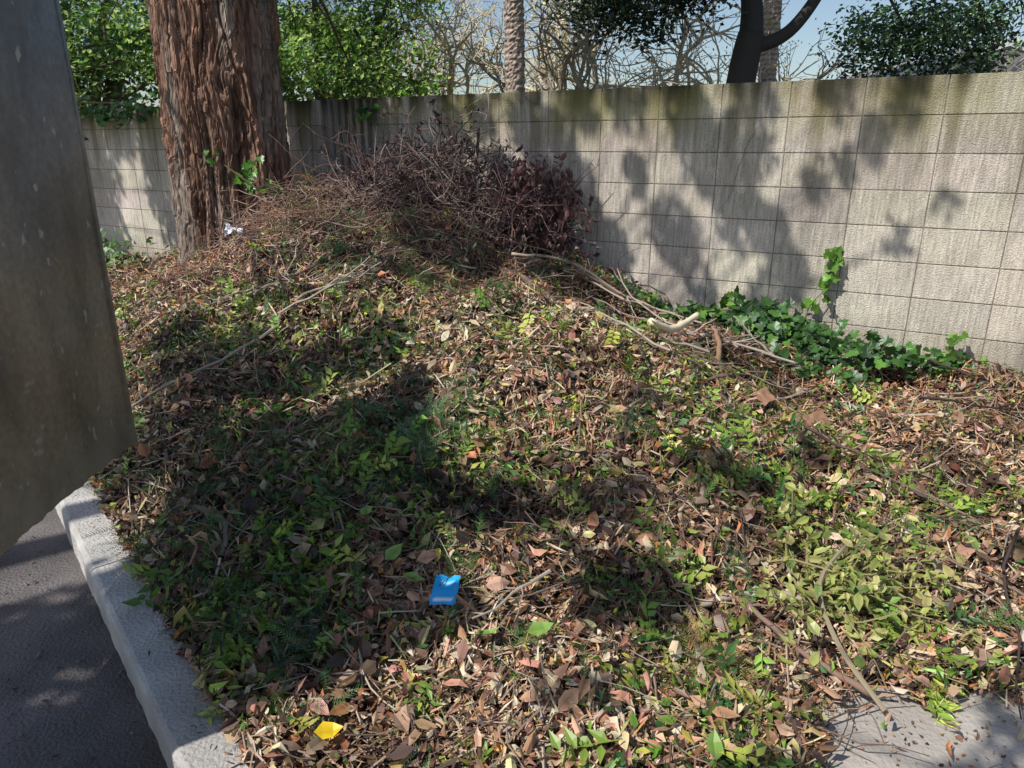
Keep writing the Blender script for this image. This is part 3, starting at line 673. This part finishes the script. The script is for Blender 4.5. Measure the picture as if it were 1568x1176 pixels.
crown(ml,[(4.35,9.5,2.65,.35,.4,.5),(5.1,9.6,2.75,.6,.4,.45),(4.95,9.6,2.10,.6,.3,.22),(5.8,9.9,2.9,.45,.4,.4),(5.7,9.8,2.35,.35,.3,.3)],7000,.07,GD*1.8,.17,per=18,shd=(1.0,.9))
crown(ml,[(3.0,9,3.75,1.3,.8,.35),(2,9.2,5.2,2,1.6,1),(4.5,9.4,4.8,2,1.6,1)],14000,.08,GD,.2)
group("oak_tree",[mt.build("trunk",M_twig,True),ml.build("foliage",M_dfol)])
for (x,y,s,c,dp) in [(-.7,15,1,(.62,.52,.36),5),(1.0,14.3,1,(.34,.28,.22),4),(3.6,15.5,1.1,(.55,.47,.36),4),(7.2,18,1.0,(.40,.35,.3),4),(10.5,18,1.1,(.40,.35,.32),4),(2.0,19,1.3,(.66,.56,.38),5)]:
    mt=MB(); tips=[]; mtr=walk((x,y,-.1),(0,0,1),1.4*s,5,.05); tube(mt,mtr,np.linspace(.15,.11,6),np.array(c)*.5,8)
    for k in range(4): rec(mt,mtr[-1],(R.normal(0,.8),R.normal(0,.6),.8),1.3*s,.075,dp,np.array(c),3,.17,0,tips,.0055,.08)
    tr=mt.build("branches",M_twig)
    ml=MB(); tp=np.array(tips); q=tp[R.randint(len(tp),size=900)]+R.normal(0,.08,(900,3)); inst(ml,DIAM,q,frames(R.normal(0,1,(900,3)),R.rand(900)*6.28),R.uniform(.04,.08,900),np.array([[.60,.52,.16]])*(.6+.6*R.rand(900,1)))
    group("bare_tree",[tr,ml.build("buds",M_leaf)])
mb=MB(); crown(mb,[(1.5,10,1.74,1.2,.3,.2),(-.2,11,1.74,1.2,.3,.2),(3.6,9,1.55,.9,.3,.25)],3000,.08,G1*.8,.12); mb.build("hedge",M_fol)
def palm(x,y,r,h):
    mb=MB(); ml=MB(); A=28; zs=np.arange(-.1,h,.03); th=np.arange(A)/A*2*math.pi; T,Zz=np.meshgrid(th,zs,indexing='ij')
    st=np.floor(Zz/.09); ph=np.abs(((T/(2*math.pi)*9+st*.37+R.rand()*.1)%1)-.5)*2; rr=r*(1+.09*(1-((Zz/.09)%1))*(ph>.25)+.05*R.normal(size=T.shape))
    V=np.stack([x+rr*np.cos(T)+.05*np.sin(Zz*.7),y+rr*np.sin(T),Zz],-1); nz=len(zs); i=np.arange(A)[:,None]; j=np.arange(nz-1)[None]
    f=np.stack([i*nz+j,((i+1)%A)*nz+j,((i+1)%A)*nz+j+1,i*nz+j+1],-1).reshape(-1,4)
    c=np.where((((Zz/.09)%1)<.3)[...,None],np.array([.24,.18,.15]),np.array([.42,.33,.28]))*R.uniform(.6,1.3,T.shape+(1,))
    mb.add(V.reshape(-1,3),None,f,c.reshape(-1,3))
    for k in range(40):
        a=R.rand()*6.28; el=R.uniform(-.7,1.2); P=walk((x,y,h),(math.cos(a)*math.cos(el),math.sin(a)*math.cos(el),math.sin(el)),2.4,8,.03,-.13); tube(ml,P,.02,(.12,.14,.05),4)
        q=np.repeat(P[2:],16,0); n=len(q); q=q+R.normal(0,.1,(n,3)); inst(ml,NEED,q,frames(R.normal(0,.5,(n,3))+[0,0,1],R.rand(n)*6.28),np.stack([np.full(n,.9),np.full(n,.9),np.full(n,.4)],-1),np.array([[.08,.14,.03]])*(.6+.6*R.rand(n,1)))
    group("palm_tree",[mb.build("trunk",M_twig),ml.build("fronds",M_fol)])
palm(0.0,12.6,.15,8.0); palm(5.0,15.4,.16,8.0)
mb=MB(); hx,hy=10.6,20.5
box(mb,(hx-2,hy-2.5,-.05),(hx+3,hy+3,2.95),(.6,.6,.57)); walls=mb.build("walls",M_plain)
mb=MB(); v=[[hx-2.4,hy-2.9,2.9],[hx+3.4,hy-2.9,2.9],[hx+.5,hy-2.9,3.75],[hx-2.4,hy+3.4,2.9],[hx+3.4,hy+3.4,2.9],[hx+.5,hy+3.4,3.75]]
mb.add(v,[[0,1,2],[3,5,4]],[[0,2,5,3],[1,4,5,2],[0,3,4,1]],(.28,.26,.25)); roof=mb.build("roof",M_plain)
mb=MB()
for a in (hx-1.2,hx+1.0): box(mb,(a,hy-2.54,.9),(a+.9,hy-2.50,2.1),(.05,.06,.07)); box(mb,(a-.06,hy-2.56,2.1),(a+.96,hy-2.5,2.18),(.75,.75,.75))
win=mb.build("windows",M_plain)
mb=MB()
for s in (-1,1):
    a=np.array([hx+.5,hy-2.93,3.76]); b=np.array([hx+.5+s*2.95,hy-2.93,2.89]); mb.add([a,b,b-[0,0,.16],a-[0,0,.16],a+[0,.03,0],b+[0,.03,0],b+[0,.03,-.16],a+[0,.03,-.16]],None,[[0,1,2,3],[4,7,6,5],[0,4,5,1],[3,2,6,7]],(.8,.8,.8))
fas=mb.build("fascia",M_plain)
group("house",[walls,roof,win,fas])

# ------------------------------------------------------------------ unseen tree added on the sun side, leaf clusters aimed to cast dapple
EL=math.radians(50); dh=np.array([.85,.53]); dh=dh/np.linalg.norm(dh)
D3=np.array([dh[0]*math.cos(EL),dh[1]*math.cos(EL),-math.sin(EL)])
shade=[]
for t,z,r,dn in [(9.2,1.0,.6,1.2),(8.4,1.5,.4,1.2),(8.4,.7,.35,1.2),(7.9,1.75,.25,1.2),(7.3,1.5,.3,1.2),(7.15,.9,.35,1.2),(6.5,1.3,.4,1),(6.4,.8,.4,1),(4.9,1.5,.25,1.0),(4.45,1.6,.25,1.0),(4.1,1.2,.3,1.2),(3.85,1.6,.28,1.2),(3.65,1.1,.22,1),(3.4,1.72,.12,1),(3.0,1.6,.14,1.1),(2.8,1.45,.2,1.1),(2.6,1.2,.16,1),(2.25,1.8,.14,1),(2.6,1.8,.14,1),(1.85,1.76,.15,1),(1.7,1.45,.17,1.2),(1.42,1.5,.14,1.2),(1.4,1.8,.12,.9),
  (1.45,1.12,.16,1.2),(1.85,.92,.16,1.2),(2.15,1.3,.09,1),(2.35,.8,.18,1.2),(1.12,.75,.14,1.1),(1.25,.5,.1,.8),(.58,1.72,.10,.9),(.72,1.52,.09,.9),(.85,1.38,.07,.8),(1.0,1.3,.08,.8),(2.8,.92,.16,1.1),(1.2,1.0,.08,.8),(.3,1.2,.07,.5),(3.2,1.25,.14,1.1),(1.65,.6,.1,.8),(-.3,1.5,.12,.6),(.95,1.78,.1,.8),(.5,.95,.08,.4)]:
    shade.append((wallP(t,z),r,dn))
for x,y,z,r,dn in [(-1.5,3.5,.4,.32,1.1),(-1.0,3.4,.4,.26,1.1),(-.62,3.45,.45,.2,1.0),(-.75,1.95,.15,.22,1.1),(-1.6,2.9,.3,.3,1.1),(-1.0,2.8,.3,.25,1),(-.6,2.5,.25,.22,1),(-.9,2.3,.2,.25,1),(-.45,2.2,.2,.16,.9),(-1.9,4.0,.45,.2,.9),(-1.2,4.1,.6,.16,.8),(-.55,4.25,.65,.15,.8),(-.2,4.65,.65,.22,.9),(.5,4.65,.5,.18,.9),(-.9,4.6,.65,.16,.7),(-.05,2.35,.22,.17,.9),(.42,2.35,.22,.14,.9),(.36,1.97,.15,.16,1.0),(1.5,1.5,0,.2,1.2),(1.75,1.75,.02,.13,1),(1.15,1.35,0,.1,.8),
   (-3.3,5.4,.3,.4,.9),(-1.15,1.15,0,.3,1.3),(-1.7,1.4,0,.35,1.3),(-1.45,.95,0,.3,1.2),(-1.5,1.9,0,.3,1.3),(-1.1,1.5,0,.25,1.3),(-1.9,1.7,0,.3,1.2),(-1.25,1.4,0,.2,1.3),(-.5,5.2,.8,.2,.7),(.9,2.6,.2,.13,.8),(.2,1.55,.1,.08,.6),(.75,3.1,.3,.1,.6),(-1.95,5.3,.7,.12,.8),(.6,1.3,.05,.12,.7),(1.9,2.2,.1,.1,.5),(1.35,2.9,.2,.09,.6)]:
    shade.append((np.array([x,y,z]),r,dn))
mt=MB(); ml=MB(); base=np.array([-6.4,-.6,-.05]); trk=smooth([base,base+[.1,.1,1.6],base+[.5,.4,3.4]],6); tube(mt,trk,[.3,.2],(.12,.09,.07),14)
hub1=np.array([-4.36,.9,4.6]); hubs=[hub1,np.array([-3.56,2.9,5.0]),np.array([-5.1,4.6,5.3]),np.array([-2.96,.4,4.5]),np.array([-4.8,-.9,4.3])]
tube(mt,smooth([trk[-1],(trk[-1]+hub1)/2+[-.1,0,.2],hub1],6),[.15,.06],(.12,.09,.07),8)
for l in hubs[1:]: tube(mt,smooth([hub1,(hub1+l)/2+[0,0,.15],l],6),[.035,.018],(.12,.09,.07),8)
for P,r,dn in shade:
    s=R.uniform(4.8,6.4); c=P-D3*s
    l=hubs[int(np.argmin([np.linalg.norm(c-q) for q in hubs]))]
    tube(mt,smooth([l,(l+c)/2+R.normal(0,.12,3)+[0,0,.12],c],5),[.011,.005],(.12,.09,.07),5)
    n=int(3.2*dn*math.pi*r*r/.0020); q=c+norm(R.normal(0,1,(n,3)))*(R.rand(n,1)**.42)*r*1.08
    inst(ml,DIAM,q,frames(R.normal(0,.5,(n,3))-D3*1.2,R.rand(n)*6.28),R.uniform(.06,.105,n),np.array([[.04,.08,.025]])*(.6+.8*R.rand(n,1)))
group("added_shade_tree",[mt.build("trunk",M_twig,True),ml.build("foliage",M_dfol)])

# ------------------------------------------------------------------ light & camera
w=bpy.data.worlds.new("World"); sc.world=w; w.use_nodes=True; nt=w.node_tree
sky=nt.nodes.new("ShaderNodeTexSky"); sky.sky_type='NISHITA'; sky.sun_disc=False; sky.sun_elevation=EL; sky.sun_rotation=math.atan2(-D3[0],-D3[1])
nt.links.new(sky.outputs[0],nt.nodes["Background"].inputs[0]); nt.nodes["Background"].inputs[1].default_value=.12
sd=bpy.data.lights.new("sun",'SUN'); sd.energy=5.0; sd.angle=math.radians(.5); sd.color=(1,.97,.91)
so=bpy.data.objects.new("sun",sd); sc.collection.objects.link(so); so.rotation_euler=Vector(D3).to_track_quat('-Z','Y').to_euler(); so.location=(-8,-6,12)
cd=bpy.data.cameras.new("camera"); cam=bpy.data.objects.new("camera",cd); sc.collection.objects.link(cam)
cam.location=(0,0,1.5); cam.rotation_euler=(math.radians(90-18.4),0,0); cd.lens=25.26; cd.sensor_width=36; cd.clip_end=1500; cd.clip_start=.05
sc.camera=cam
sc.view_settings.view_transform='Standard'; sc.view_settings.look='None'; sc.view_settings.exposure=0
